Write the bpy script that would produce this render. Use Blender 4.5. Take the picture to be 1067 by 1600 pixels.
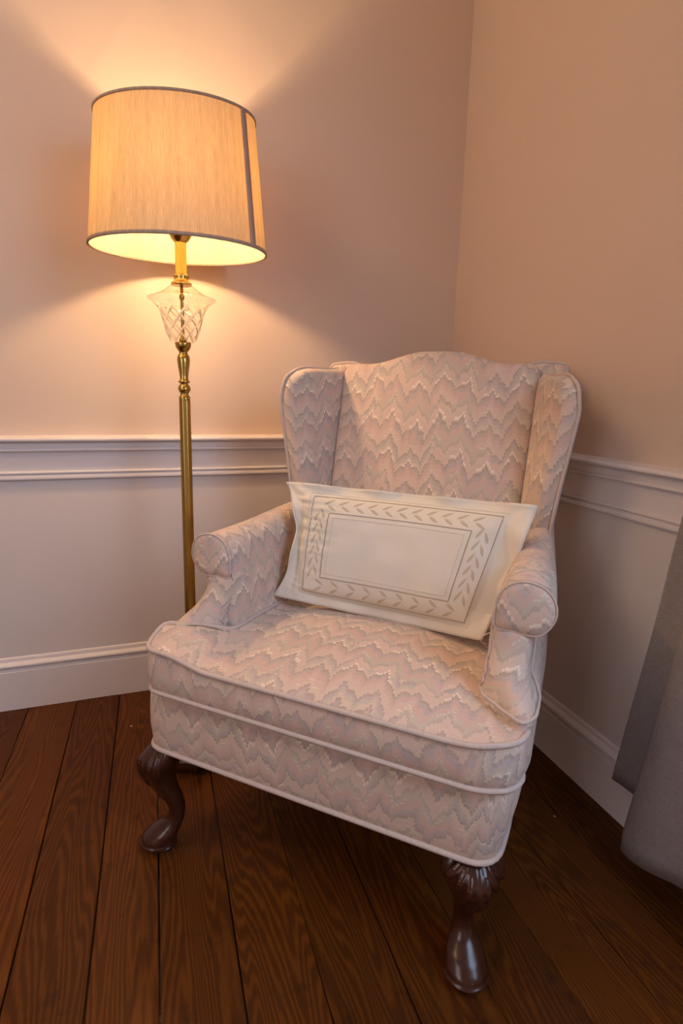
import bpy, bmesh, math, random
from mathutils import Vector, Matrix, noise
random.seed(7)
for o in list(bpy.data.objects): bpy.data.objects.remove(o)
sc = bpy.context.scene
col = sc.collection
pi = math.pi
# ------------------------------------------------------------------ camera
cam = bpy.data.cameras.new('camera'); co = bpy.data.objects.new('camera', cam); col.objects.link(co)
cam.sensor_fit = 'VERTICAL'; cam.sensor_height = 36.0; cam.lens = 836.6/1600*36
cam.clip_start = 0.02
r = Vector((0.94604505, -0.32331334, 0.02161599)); u = Vector((0.04980509, 0.21100193, 0.97621598)); f = Vector((0.32018467, 0.92246771, -0.21571998))
M = Matrix((r, u, -f)).transposed().to_4x4(); M.translation = Vector((-1.0320157, -1.7864613, 1.0))
co.matrix_world = M
sc.camera = co
# ------------------------------------------------------------------ light, exposure
sc.view_settings.view_transform = 'Standard'; sc.view_settings.look = 'None'
sc.view_settings.exposure = 0.0; sc.view_settings.gamma = 1.0; sc.view_settings.use_curve_mapping = False
w = bpy.data.worlds.new('world'); sc.world = w; w.use_nodes = True
w.node_tree.nodes['Background'].inputs[0].default_value = (0.62, 0.72, 1.0, 1)
w.node_tree.nodes['Background'].inputs[1].default_value = 0.25

def area(name, loc, look, sx, sy, power, color):
    l = bpy.data.lights.new(name, 'AREA'); l.shape = 'RECTANGLE'; l.size = sx; l.size_y = sy
    l.energy = power; l.color = color
    o = bpy.data.objects.new(name, l); col.objects.link(o); o.location = loc
    o.rotation_euler = (Vector(look)-Vector(loc)).to_track_quat('-Z', 'Y').to_euler()
    return o
# daylight entering by the window in the right wall
area('daylight_right', (-0.03, -2.30, 1.50), (-1.2, -2.0, 0.5), 1.0, 1.2, 30.0, (0.52, 0.70, 1.0))
area('fill_left', (-2.8, -2.25, 1.45), (-.8, -1.1, 0.6), 1.1, 1.3, 17.0, (0.94, 0.88, 0.94))  # added fill at the left wall to lift the chair front; no window there
# added warm fill under the ceiling, left of the camera; no lamp hangs there
area('warm_fill', (-2.3, -0.9, 2.6), (-.9, -.8, 0.8), 0.8, 0.8, 13.5, (1.0, .66, .36))

# ------------------------------------------------------------------ materials
def newmat(name):
    m = bpy.data.materials.new(name); m.use_nodes = True
    nt = m.node_tree; b = nt.nodes['Principled BSDF']
    return m, nt, b
def N(nt, t, **k):
    n = nt.nodes.new(t)
    for a, v in k.items(): setattr(n, a, v)
    return n
def L(nt, a, b): nt.links.new(a, b)
def math_n(nt, op, a, b=None, c=None, clamp=False):
    n = nt.nodes.new('ShaderNodeMath'); n.operation = op; n.use_clamp = clamp
    for i, v in enumerate((a, b, c)):
        if v is None: continue
        if isinstance(v, (int, float)): n.inputs[i].default_value = v
        else: nt.links.new(v, n.inputs[i])
    return n.outputs[0]
def mixc(nt, fac, a, b, mode='MIX'):
    n = nt.nodes.new('ShaderNodeMix'); n.data_type = 'RGBA'; n.blend_type = mode
    for s, v in ((n.inputs[0], fac), (n.inputs[6], a), (n.inputs[7], b)):
        if isinstance(v, (int, float)): s.default_value = v
        elif isinstance(v, tuple): s.default_value = (*v, 1) if len(v) == 3 else v
        else: nt.links.new(v, s)
    return n.outputs[2]
def noise_n(nt, vec, scale, detail=3, rough=.5):
    n = nt.nodes.new('ShaderNodeTexNoise'); n.inputs['Scale'].default_value = scale
    n.inputs['Detail'].default_value = detail; n.inputs['Roughness'].default_value = rough
    if vec is not None: nt.links.new(vec, n.inputs['Vector'])
    return n
def bump(nt, b, h, strength=.2, dist=.002):
    n = nt.nodes.new('ShaderNodeBump'); n.inputs['Strength'].default_value = strength; n.inputs['Distance'].default_value = dist
    nt.links.new(h, n.inputs['Height']); nt.links.new(n.outputs[0], b.inputs['Normal'])

def paint(name, c, rough=.55, var=.06, bs=.12):
    m, nt, b = newmat(name)
    g = N(nt, 'ShaderNodeNewGeometry')
    n1 = noise_n(nt, g.outputs['Position'], 3.0, 4); n2 = noise_n(nt, g.outputs['Position'], 45, 3)
    v = math_n(nt, 'MULTIPLY_ADD', n1.outputs[0], var, 1-var/2)
    cc = mixc(nt, 1.0, c, (1, 1, 1), 'MULTIPLY')
    hsv = N(nt, 'ShaderNodeHueSaturation'); hsv.inputs['Color'].default_value = (*c, 1); L(nt, v, hsv.inputs['Value'])
    L(nt, hsv.outputs[0], b.inputs['Base Color']); b.inputs['Roughness'].default_value = rough
    h = math_n(nt, 'ADD', n2.outputs[0], math_n(nt, 'MULTIPLY', n1.outputs[0], 3.0))
    bump(nt, b, h, bs, .003)
    return m
M_wall = paint('wall_paint', (0.71, 0.55, 0.435), .6)
M_dado = paint('dado_paint', (0.74, 0.655, 0.61), .5)
M_trim = paint('trim_gloss', (0.80, 0.725, 0.70), .33, .04, .06)
M_ceil = paint('ceiling_paint', (0.78, 0.76, 0.73), .8)

def fabric():
    m, nt, b = newmat('flame_stitch_fabric')
    uv = N(nt, 'ShaderNodeUVMap'); uv.uv_map = 'UVMap'
    sep = N(nt, 'ShaderNodeSeparateXYZ'); L(nt, uv.outputs[0], sep.inputs[0])
    u0, v0 = sep.outputs[0], sep.outputs[1]
    wob = noise_n(nt, uv.outputs[0], 9, 2)
    uw = math_n(nt, 'ADD', u0, math_n(nt, 'MULTIPLY', math_n(nt, 'SUBTRACT', wob.outputs[0], .5), .035))
    q = .0042
    uq = math_n(nt, 'SNAP', uw, q)
    cmb = N(nt, 'ShaderNodeCombineXYZ'); L(nt, uq, cmb.inputs[0]); L(nt, math_n(nt, 'SNAP', v0, .035), cmb.inputs[1])
    jit = noise_n(nt, cmb.outputs[0], 160, 1)
    P = .062
    tri = math_n(nt, 'DIVIDE', math_n(nt, 'PINGPONG', uq, P/2), P/2)        # 0..1, 1 at the peaks
    tri2 = math_n(nt, 'DIVIDE', math_n(nt, 'PINGPONG', math_n(nt, 'ADD', uq, .03), .092), .092)
    tri3 = math_n(nt, 'DIVIDE', math_n(nt, 'PINGPONG', uq, .0105), .0105)
    z = math_n(nt, 'ADD', math_n(nt, 'MULTIPLY', tri, .042), math_n(nt, 'MULTIPLY', tri2, .040))
    z = math_n(nt, 'ADD', z, math_n(nt, 'MULTIPLY', tri3, .009))
    z = math_n(nt, 'ADD', z, math_n(nt, 'MULTIPLY', jit.outputs[0], .010))
    low = noise_n(nt, uv.outputs[0], 5.5, 1)
    wv = math_n(nt, 'ADD', math_n(nt, 'SUBTRACT', v0, z), math_n(nt, 'MULTIPLY', low.outputs[0], .05))
    R = .094
    t = math_n(nt, 'FRACT', math_n(nt, 'DIVIDE', wv, R))
    def ramp(stops):
        n = N(nt, 'ShaderNodeValToRGB'); cr = n.color_ramp; cr.interpolation = 'CONSTANT'
        while len(cr.elements) < len(stops): cr.elements.new(.5)
        for e, (p, c) in zip(cr.elements, stops): e.position = p; e.color = (*c, 1)
        L(nt, t, n.inputs[0]); return n.outputs[0]
    taupe = (.385, .310, .275); taupe2 = (.455, .375, .330); pink = (.560, .400, .350); pink2 = (.60, .455, .40)
    beige = (.60, .490, .405); lilac = (.44, .375, .37); cream = (.75, .67, .57); sage = (.50, .445, .38)
    A = ramp([(0, beige), (.13, pink2), (.30, pink), (.44, taupe2), (.53, taupe), (.60, beige), (.72, sage), (.84, lilac), (.93, taupe)])
    B = ramp([(0, sage), (.15, pink), (.34, lilac), (.47, taupe), (.56, beige), (.66, pink2), (.80, beige), (.90, taupe2)])
    sel = noise_n(nt, cmb.outputs[0], 7, 0)
    selm = math_n(nt, 'GREATER_THAN', sel.outputs[0], .5)
    c = mixc(nt, selm, A, B)
    # pale chevron caps that top some of the peaks
    vid = math_n(nt, 'FLOOR', math_n(nt, 'DIVIDE', wv, R)); uid = math_n(nt, 'FLOOR', math_n(nt, 'DIVIDE', uq, P))
    cc = N(nt, 'ShaderNodeCombineXYZ'); L(nt, uid, cc.inputs[0]); L(nt, vid, cc.inputs[1])
    wn = N(nt, 'ShaderNodeTexWhiteNoise'); L(nt, cc.outputs[0], wn.inputs['Vector'])
    # a chevron cap has steep legs of its own
    cap = math_n(nt, 'MULTIPLY', math_n(nt, 'GREATER_THAN', t, .60), math_n(nt, 'LESS_THAN', t, .665))
    cap = math_n(nt, 'MULTIPLY', cap, math_n(nt, 'GREATER_THAN', tri, .42))
    cap = math_n(nt, 'MULTIPLY', cap, math_n(nt, 'GREATER_THAN', wn.outputs['Value'], .35))
    c = mixc(nt, math_n(nt, 'MULTIPLY', cap, .92), c, cream)
    cap2 = math_n(nt, 'MULTIPLY', math_n(nt, 'GREATER_THAN', t, .10), math_n(nt, 'LESS_THAN', t, .135))
    cap2 = math_n(nt, 'MULTIPLY', cap2, math_n(nt, 'MULTIPLY', math_n(nt, 'GREATER_THAN', tri, .45), math_n(nt, 'LESS_THAN', wn.outputs['Value'], .55)))
    c = mixc(nt, math_n(nt, 'MULTIPLY', cap2, .5), c, cream)
    hue = noise_n(nt, uv.outputs[0], 13, 3)
    c = mixc(nt, math_n(nt, 'MULTIPLY', math_n(nt, 'SUBTRACT', hue.outputs[0], .35, clamp=True), .9), c, (.60, .445, .385))
    fine = noise_n(nt, uv.outputs[0], 700, 2, .7)
    c = mixc(nt, 1.0, c, mixc(nt, fine.outputs[0], (.74, .75, .75), (1.46, 1.48, 1.48)), 'MULTIPLY')
    c = mixc(nt, .12, c, (.62, .465, .33)); c = mixc(nt, 1.0, c, (1.03, 1.01, .985), 'MULTIPLY')
    L(nt, c, b.inputs['Base Color']); b.inputs['Roughness'].default_value = .9
    b.inputs['Specular IOR Level'].default_value = .15
    b.inputs['Sheen Weight'].default_value = .12; b.inputs['Sheen Roughness'].default_value = .5
    bump(nt, b, fine.outputs[0], .45, .0012)
    return m
M_fab = fabric()

def cloth(name, c, scale=900, var=.25, rough=.9, stretch=None, bs=.3):
    m, nt, b = newmat(name)
    uv = N(nt, 'ShaderNodeUVMap'); uv.uv_map = 'UVMap'
    mp = N(nt, 'ShaderNodeMapping'); L(nt, uv.outputs[0], mp.inputs[0]); mp.inputs['Scale'].default_value = (1, .12, 1)
    mp2 = N(nt, 'ShaderNodeMapping'); L(nt, uv.outputs[0], mp2.inputs[0]); mp2.inputs['Scale'].default_value = (.12, 1, 1)
    a = noise_n(nt, mp.outputs[0], scale, 2); d = noise_n(nt, mp2.outputs[0], scale, 2)
    s = math_n(nt, 'ADD', a.outputs[0], d.outputs[0]); s = math_n(nt, 'MULTIPLY', s, .5)
    lo = noise_n(nt, uv.outputs[0], 8, 3)
    k = math_n(nt, 'MULTIPLY_ADD', s, var*2, 1-var); k = math_n(nt, 'MULTIPLY', k, math_n(nt, 'MULTIPLY_ADD', lo.outputs[0], .14, .93))
    hsv = N(nt, 'ShaderNodeHueSaturation'); hsv.inputs['Color'].default_value = (*c, 1); L(nt, k, hsv.inputs['Value'])
    L(nt, hsv.outputs[0], b.inputs['Base Color']); b.inputs['Roughness'].default_value = rough
    b.inputs['Specular IOR Level'].default_value = .15
    bump(nt, b, s, bs, .001)
    return m
M_pip = cloth('piping_fabric', (.58, .47, .41), 500, .30)
M_pillow = cloth('pillow_linen', (.74, .67, .56), 900, .10, bs=.15)
M_leaf = cloth('embroidery_leaf', (.58, .47, .34), 900, .15)
M_line = cloth('embroidery_line', (.40, .31, .22), 900, .15)
M_curt = cloth('curtain_linen', (.29, .25, .24), 260, .42, bs=.6)

def metal(name, c, rough):
    m, nt, b = newmat(name)
    b.inputs['Metallic'].default_value = 1; b.inputs['Roughness'].default_value = rough
    g = N(nt, 'ShaderNodeNewGeometry'); n = noise_n(nt, g.outputs['Position'], 60, 4)
    c1 = mixc(nt, n.outputs[0], tuple(x*.8 for x in c), c)
    L(nt, c1, b.inputs['Base Color'])
    L(nt, math_n(nt, 'MULTIPLY_ADD', n.outputs[0], .12, rough-.05), b.inputs['Roughness'])
    return m
M_brass = metal('brass', (.80, .55, .16), .18)
M_brassd = metal('aged_brass', (.50, .33, .09), .24)

def shade_mat(name, tl, df, k=.55):
    m = bpy.data.materials.new(name); m.use_nodes = True; nt = m.node_tree; nt.nodes.clear()
    uv = N(nt, 'ShaderNodeUVMap'); uv.uv_map = 'UVMap'
    mp = N(nt, 'ShaderNodeMapping'); L(nt, uv.outputs[0], mp.inputs[0]); mp.inputs['Scale'].default_value = (1, .045, 1)
    a = noise_n(nt, mp.outputs[0], 620, 3, .6)
    b2 = noise_n(nt, mp.outputs[0], 80, 2)
    s = math_n(nt, 'ADD', math_n(nt, 'MULTIPLY', a.outputs[0], .65), math_n(nt, 'MULTIPLY', b2.outputs[0], .35))
    s = math_n(nt, 'MULTIPLY_ADD', math_n(nt, 'SUBTRACT', s, .5), 1.35, 1.0)
    def scaled(c):
        h = N(nt, 'ShaderNodeHueSaturation'); h.inputs['Color'].default_value = (*c, 1); L(nt, s, h.inputs['Value']); return h.outputs[0]
    T = N(nt, 'ShaderNodeBsdfTranslucent'); L(nt, scaled(tl), T.inputs[0])
    D = N(nt, 'ShaderNodeBsdfDiffuse'); L(nt, scaled(df), D.inputs[0])
    mx = N(nt, 'ShaderNodeMixShader'); mx.inputs[0].default_value = k; L(nt, T.outputs[0], mx.inputs[1]); L(nt, D.outputs[0], mx.inputs[2])
    out = N(nt, 'ShaderNodeOutputMaterial'); L(nt, mx.outputs[0], out.inputs[0])
    return m
M_shade = shade_mat('lampshade_linen', (.29, .160, .033), (.74, .65, .46), .60)
M_band = shade_mat('lampshade_band', (.13, .075, .045), (.55, .40, .30), .80)

def wood_floor():
    m, nt, b = newmat('old_pine_boards')
    g = N(nt, 'ShaderNodeTexCoord'); oi = N(nt, 'ShaderNodeObjectInfo')
    ofs = N(nt, 'ShaderNodeCombineXYZ'); L(nt, math_n(nt, 'MULTIPLY', oi.outputs['Random'], 37.0), ofs.inputs[1]); L(nt, math_n(nt, 'MULTIPLY', oi.outputs['Random'], 11.0), ofs.inputs[0])
    ad = N(nt, 'ShaderNodeVectorMath'); ad.operation = 'ADD'; L(nt, g.outputs['Object'], ad.inputs[0]); L(nt, ofs.outputs[0], ad.inputs[1])
    mp = N(nt, 'ShaderNodeMapping'); L(nt, ad.outputs[0], mp.inputs[0]); mp.inputs['Scale'].default_value = (1, .10, 1)
    big = noise_n(nt, mp.outputs[0], 5.0, 2, .45)
    rings = math_n(nt, 'ADD', math_n(nt, 'MULTIPLY', big.outputs[0], 150.0), math_n(nt, 'MULTIPLY', noise_n(nt, mp.outputs[0], 38, 3).outputs[0], 7.0))
    sx = N(nt, 'ShaderNodeSeparateXYZ'); L(nt, ad.outputs[0], sx.inputs[0])
    rings = math_n(nt, 'ADD', rings, math_n(nt, 'MULTIPLY', sx.outputs[0], 170.0))
    wv = math_n(nt, 'SINE', math_n(nt, 'MULTIPLY', rings, 2.6))
    wv = math_n(nt, 'MULTIPLY_ADD', wv, .5, .5)
    wv = math_n(nt, 'POWER', wv, 1.6)
    mpf = N(nt, 'ShaderNodeMapping'); L(nt, ad.outputs[0], mpf.inputs[0]); mpf.inputs['Scale'].default_value = (1, .02, 1)
    fib = noise_n(nt, mpf.outputs[0], 420, 3, .6)
    blot = noise_n(nt, ad.outputs[0], 5.5, 5, .6)
    dark = noise_n(nt, ad.outputs[0], 14, 4, .65)
    wv = math_n(nt, 'MULTIPLY_ADD', wv, math_n(nt, 'MULTIPLY_ADD', blot.outputs[0], 1.1, .05), .18, clamp=True)
    c = mixc(nt, wv, (.055, .0140, .0016), (.205, .060, .0055))
    c = mixc(nt, math_n(nt, 'MULTIPLY', fib.outputs[0], .45), c, (.035, .010, .003))
    c = mixc(nt, math_n(nt, 'MULTIPLY', math_n(nt, 'SUBTRACT', blot.outputs[0], .38, clamp=True), 1.9, clamp=True), c, (.070, .021, .005))
    # knots and dark stains
    vo = N(nt, 'ShaderNodeTexVoronoi'); vo.inputs['Scale'].default_value = 6.0; mpk = N(nt, 'ShaderNodeMapping'); L(nt, ad.outputs[0], mpk.inputs[0]); mpk.inputs['Scale'].default_value = (1, .6, 1); L(nt, mpk.outputs[0], vo.inputs['Vector'])
    kn = math_n(nt, 'MULTIPLY', math_n(nt, 'SUBTRACT', .135, math_n(nt, 'ADD', vo.outputs['Distance'], math_n(nt, 'MULTIPLY', dark.outputs[0], .16)), clamp=True), 26, clamp=True)
    c = mixc(nt, kn, c, (.012, .005, .003))
    st = math_n(nt, 'MULTIPLY', math_n(nt, 'SUBTRACT', dark.outputs[0], .58, clamp=True), 4.0, clamp=True)
    c = mixc(nt, st, c, (.022, .008, .004))
    vs = N(nt, 'ShaderNodeTexVoronoi'); vs.inputs['Scale'].default_value = 9.0; L(nt, ad.outputs[0], vs.inputs['Vector'])
    fl = math_n(nt, 'MULTIPLY', math_n(nt, 'LESS_THAN', vs.outputs['Distance'], .030), math_n(nt, 'GREATER_THAN', noise_n(nt, vs.outputs['Color'], 9, 0).outputs[0], .56))
    c = mixc(nt, math_n(nt, 'MULTIPLY', fl, .8), c, (.55, .48, .40))
    hsv = N(nt, 'ShaderNodeHueSaturation'); L(nt, c, hsv.inputs['Color'])
    L(nt, math_n(nt, 'MULTIPLY_ADD', oi.outputs['Random'], .35, .82), hsv.inputs['Value'])
    L(nt, hsv.outputs[0], b.inputs['Base Color'])
    L(nt, math_n(nt, 'MULTIPLY_ADD', blot.outputs[0], .25, .34), b.inputs['Roughness'])
    b.inputs['Specular IOR Level'].default_value = .14
    bump(nt, b, math_n(nt, 'ADD', math_n(nt, 'MULTIPLY', wv, .6), fib.outputs[0]), .22, .0012)
    return m
M_floor = wood_floor()
def mahog():
    m, nt, b = newmat('dark_mahogany')
    g = N(nt, 'ShaderNodeTexCoord'); mp = N(nt, 'ShaderNodeMapping'); L(nt, g.outputs['Object'], mp.inputs[0]); mp.inputs['Scale'].default_value = (1, 1, .15)
    n = noise_n(nt, mp.outputs[0], 60, 4, .6); n2 = noise_n(nt, g.outputs['Object'], 30, 5, .7)
    c = mixc(nt, n.outputs[0], (.022, .006, .003), (.075, .021, .009))
    sc_ = math_n(nt, 'GREATER_THAN', n2.outputs[0], .69)
    c = mixc(nt, math_n(nt, 'MULTIPLY', sc_, .6), c, (.32, .22, .16))
    L(nt, c, b.inputs['Base Color']); b.inputs['Roughness'].default_value = .24; b.inputs['Specular IOR Level'].default_value = .4
    b.inputs['Coat Weight'].default_value = .12; b.inputs['Coat Roughness'].default_value = .15
    bump(nt, b, n2.outputs[0], .15, .002)
    return m
M_mah = mahog()
def glass():
    m = bpy.data.materials.new('clear_glass'); m.use_nodes = True; nt = m.node_tree; nt.nodes.clear()
    G = N(nt, 'ShaderNodeBsdfGlossy'); G.inputs['Roughness'].default_value = .03
    T = N(nt, 'ShaderNodeBsdfTransparent'); T.inputs[0].default_value = (.985, .97, .95, 1)
    fr = N(nt, 'ShaderNodeLayerWeight'); fr.inputs[0].default_value = .35
    mx = N(nt, 'ShaderNodeMixShader'); L(nt, math_n(nt, 'MULTIPLY_ADD', math_n(nt, 'POWER', fr.outputs['Facing'], 2.2), .75, .06), mx.inputs[0])
    L(nt, T.outputs[0], mx.inputs[1]); L(nt, G.outputs[0], mx.inputs[2])
    out = N(nt, 'ShaderNodeOutputMaterial'); L(nt, mx.outputs[0], out.inputs[0])
    return m
def cut_glass():      # the cut facets scatter light
    m = bpy.data.materials.new('cut_facets'); m.use_nodes = True; nt = m.node_tree; nt.nodes.clear()
    G = N(nt, 'ShaderNodeBsdfGlass'); G.inputs['IOR'].default_value = 1.5; G.inputs['Roughness'].default_value = .12
    D = N(nt, 'ShaderNodeBsdfTranslucent'); D.inputs[0].default_value = (.95, .93, .9, 1)
    mx = N(nt, 'ShaderNodeMixShader'); mx.inputs[0].default_value = .35
    L(nt, G.outputs[0], mx.inputs[1]); L(nt, D.outputs[0], mx.inputs[2])
    out = N(nt, 'ShaderNodeOutputMaterial'); L(nt, mx.outputs[0], out.inputs[0])
    return m
M_glass = glass(); M_cut = cut_glass()
M_pane = M_glass
def bulb_mat():
    m, nt, b = newmat('bulb_glow')
    b.inputs['Emission Color'].default_value = (1, .62, .28, 1); b.inputs['Emission Strength'].default_value = 30
    return m
M_bulb = bulb_mat()

# ------------------------------------------------------------------ mesh helpers
def link(name, verts, faces, mat, parent=None, uvs=None, smooth=True):
    me = bpy.data.meshes.new(name); me.from_pydata([tuple(v) for v in verts], [], faces)
    me.materials.append(mat)
    if uvs is not None:
        lay = me.uv_layers.new(name='UVMap')
        for lp in me.loops: lay.data[lp.index].uv = uvs[lp.vertex_index]
    bm = bmesh.new(); bm.from_mesh(me); bmesh.ops.recalc_face_normals(bm, faces=bm.faces); bm.to_mesh(me); bm.free()
    me.polygons.foreach_set('use_smooth', [smooth]*len(me.polygons)); me.update()
    o = bpy.data.objects.new(name, me); col.objects.link(o)
    if parent: o.parent = parent
    return o
def empty(name, loc, rz, label, cat):
    o = bpy.data.objects.new(name, None); col.objects.link(o); o.location = loc; o.rotation_euler = (0, 0, rz)
    o['label'] = label; o['category'] = cat; o.empty_display_size = .1
    return o
def struct(o): o['kind'] = 'structure'; return o
class MB:
    def __init__(s): s.v = []; s.f = []; s.uv = []
    def add(s, v, f, uv=None):
        b = len(s.v); s.v += [tuple(x) for x in v]; s.f += [tuple(i+b for i in q) for q in f]
        s.uv += list(uv) if uv else [(x[0], x[2]) for x in v]
        return s
    def box(s, a, b):
        x0, y0, z0 = a; x1, y1, z1 = b
        v = [(x0,y0,z0),(x1,y0,z0),(x1,y1,z0),(x0,y1,z0),(x0,y0,z1),(x1,y0,z1),(x1,y1,z1),(x0,y1,z1)]
        return s.add(v, [(0,3,2,1),(4,5,6,7),(0,1,5,4),(1,2,6,5),(2,3,7,6),(3,0,4,7)])
    def build(s, name, mat, parent=None, smooth=True): return link(name, s.v, s.f, mat, parent, s.uv, smooth)
def catmull(pts, n, closed=False):
    out = []; P = [Vector(p) for p in pts]; m = len(P)
    segs = m if closed else m-1
    for i in range(segs):
        if closed: a, b, c, d = P[(i-1) % m], P[i], P[(i+1) % m], P[(i+2) % m]
        else: a, b, c, d = P[max(i-1, 0)], P[i], P[i+1], P[min(i+2, m-1)]
        for k in range(n):
            t = k/n
            out.append(.5*((2*b)+(c-a)*t+(2*a-5*b+4*c-d)*t*t+(3*b-a-3*c+d)*t**3))
    if not closed: out.append(P[-1])
    return out
def grid(fn, nu, nv, closed_u=False):
    """fn(i/nu, j/nv) -> (pos, uv)"""
    v = []; uv = []; fs = []
    cu = nu if closed_u else nu+1
    for j in range(nv+1):
        for i in range(cu):
            p, t = fn(i/nu, j/nv); v.append(p); uv.append(t)
    for j in range(nv):
        for i in range(nu):
            i2 = (i+1) % cu if closed_u else i+1
            fs.append((j*cu+i, j*cu+i2, (j+1)*cu+i2, (j+1)*cu+i))
    return v, fs, uv
def tube(path, r, seg=8, closed=False, caps=True):
    P = [Vector(p) for p in path]; n = len(P); v = []; fs = []; uv = []
    T = []
    for i in range(n):
        a = P[(i-1) % n] if (closed or i > 0) else P[i]; b = P[(i+1) % n] if (closed or i < n-1) else P[i]
        t = (b-a); T.append(t.normalized() if t.length > 1e-9 else Vector((0, 0, 1)))
    nrm = T[0].orthogonal().normalized(); ln = 0
    for i in range(n):
        if i: 
            ln += (P[i]-P[i-1]).length
            nrm = (nrm - T[i]*nrm.dot(T[i])).normalized()
        bn = T[i].cross(nrm)
        rr = r[i] if isinstance(r, (list, tuple)) else r
        for k in range(seg):
            a = 2*pi*k/seg; v.append(P[i]+nrm*math.cos(a)*rr+bn*math.sin(a)*rr); uv.append((k/seg*.03, ln))
    m = n if closed else n-1
    for i in range(m):
        for k in range(seg):
            i2 = (i+1) % n; fs.append((i*seg+k, i*seg+(k+1) % seg, i2*seg+(k+1) % seg, i2*seg+k))
    if not closed and caps:
        fs.append(tuple(reversed(range(seg)))); fs.append(tuple((n-1)*seg+k for k in range(seg)))
    return v, fs, uv
def piping(name, path, r, parent, closed=False, smooth_n=4, mat=None):
    p = catmull(path, smooth_n, closed) if smooth_n else path
    v, fs, uv = tube(p, r, 8, closed)
    return link(name, v, fs, mat or M_pip, parent, uv)
def lathe(profile, seg=48):
    v = []; fs = []; uv = []; n = len(profile)
    for (rr, z) in profile:
        for k in range(seg):
            a = 2*pi*k/seg; v.append((rr*math.cos(a), rr*math.sin(a), z)); uv.append((k/seg, z))
    for i in range(n-1):
        for k in range(seg): fs.append((i*seg+k, i*seg+(k+1) % seg, (i+1)*seg+(k+1) % seg, (i+1)*seg+k))
    fs.append(tuple(reversed(range(seg)))); fs.append(tuple((n-1)*seg+k for k in range(seg)))
    return v, fs, uv
def resample(pts, n, closed=True):
    P = [Vector(p) for p in pts]
    if closed: P = P+[P[0]]
    D = [0]
    for a, b in zip(P, P[1:]): D.append(D[-1]+(b-a).length)
    out = []; T = D[-1]; j = 0
    for k in range(n):
        d = T*k/(n if closed else n-1)
        while j < len(P)-2 and D[j+1] < d: j += 1
        t = (d-D[j])/max(D[j+1]-D[j], 1e-9); out.append(P[j].lerp(P[j+1], t))
    return out
def round_poly(pts, radii, n=6):
    """pts 2D CCW, corner radii -> rounded outline"""
    out = []; m = len(pts)
    for i in range(m):
        p = Vector(pts[i]); a = Vector(pts[i-1]); b = Vector(pts[(i+1) % m]); rr = radii[i] if isinstance(radii, (list, tuple)) else radii
        if rr <= 0: out.append(p); continue
        da = (a-p); db = (b-p); rr = min(rr, da.length*.49, db.length*.49)
        A = p+da.normalized()*rr; B = p+db.normalized()*rr
        for k in range(n+1):
            t = k/n; out.append(A*(1-t)**2+p*2*t*(1-t)+B*t*t)
    return out
def normals2d(P):
    m = len(P); out = []
    for i in range(m):
        t = P[(i+1) % m]-P[i-1]; t = t.normalized() if t.length > 1e-9 else Vector((1, 0)); out.append(Vector((t.y, -t.x)))
    return out
def ring_loft(name, outline, rings, mapf, mat, parent, center=None, n=140, closedtop=True, closedbot=True, uvscale=1):
    """rings: (scale, offset, h, unfold)  outline CCW 2D; mapf(x,y,h)->3D"""
    P = resample(outline, n); Nn = normals2d(P)
    c = Vector(center) if center is not None else sum(P, Vector((0, 0)))/len(P)
    v = []; uv = []; fs = []; R = []
    for (s, off, h, un) in rings:
        base = len(v)
        for p, nn in zip(P, Nn):
            q = c+(p-c)*s+nn*off
            hh = h(q) if callable(h) else h
            v.append(mapf(q.x, q.y, hh)); t = c+(p-c)*s+nn*un; uv.append((t.x, t.y))
        R.append(base)
    for a, b in zip(R, R[1:]):
        for k in range(n): fs.append((a+k, a+(k+1) % n, b+(k+1) % n, b+k))
    for base, hdef, yes in ((R[0], rings[0][2], closedtop), (R[-1], rings[-1][2], closedbot)):
        if yes:
            h = hdef(c) if callable(hdef) else hdef
            v.append(mapf(c.x, c.y, h)); uv.append((c.x, c.y)); ci = len(v)-1
            for k in range(n): fs.append((ci, base+k, base+(k+1) % n))
    return link(name, v, fs, mat, parent, uv)
def ring_path(outline, off, h, mapf, n=140, scale=1, center=None):
    P = resample(outline, n); Nn = normals2d(P)
    c = Vector(center) if center is not None else sum(P, Vector((0, 0)))/len(P)
    out = []
    for p, nn in zip(P, Nn):
        q = c+(p-c)*scale+nn*off; hh = h(q) if callable(h) else h; out.append(Vector(mapf(q.x, q.y, hh)))
    return out
def interp(x, tab):
    if x <= tab[0][0]: return tab[0][1]
    for (a, p), (b, q) in zip(tab, tab[1:]):
        if x <= b: return p+(q-p)*(x-a)/(b-a)
    return tab[-1][1]
def sm(t): t = max(0, min(1, t)); return t*t*(3-2*t)

# ------------------------------------------------------------------ room shell
XL, YF, ZC = -2.9, -3.4, 2.75
def wallbox(name, a, b, mat): return struct(MB().box(a, b).build(name, mat, smooth=False))
ZR = .80       # paint changes behind the chair rail
wb = wallbox('wall_back', (XL-.1, 0, 0), (.1, .1, ZC), M_wall)
struct(wb)
# dado panels below the rail
def dado(name, a, b, parent):
    o = MB().box(a, b).build(name, M_dado, parent, smooth=False); return o
dado('dado_panel', (XL, -.003, 0), (0, .0, ZR), wb)
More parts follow.
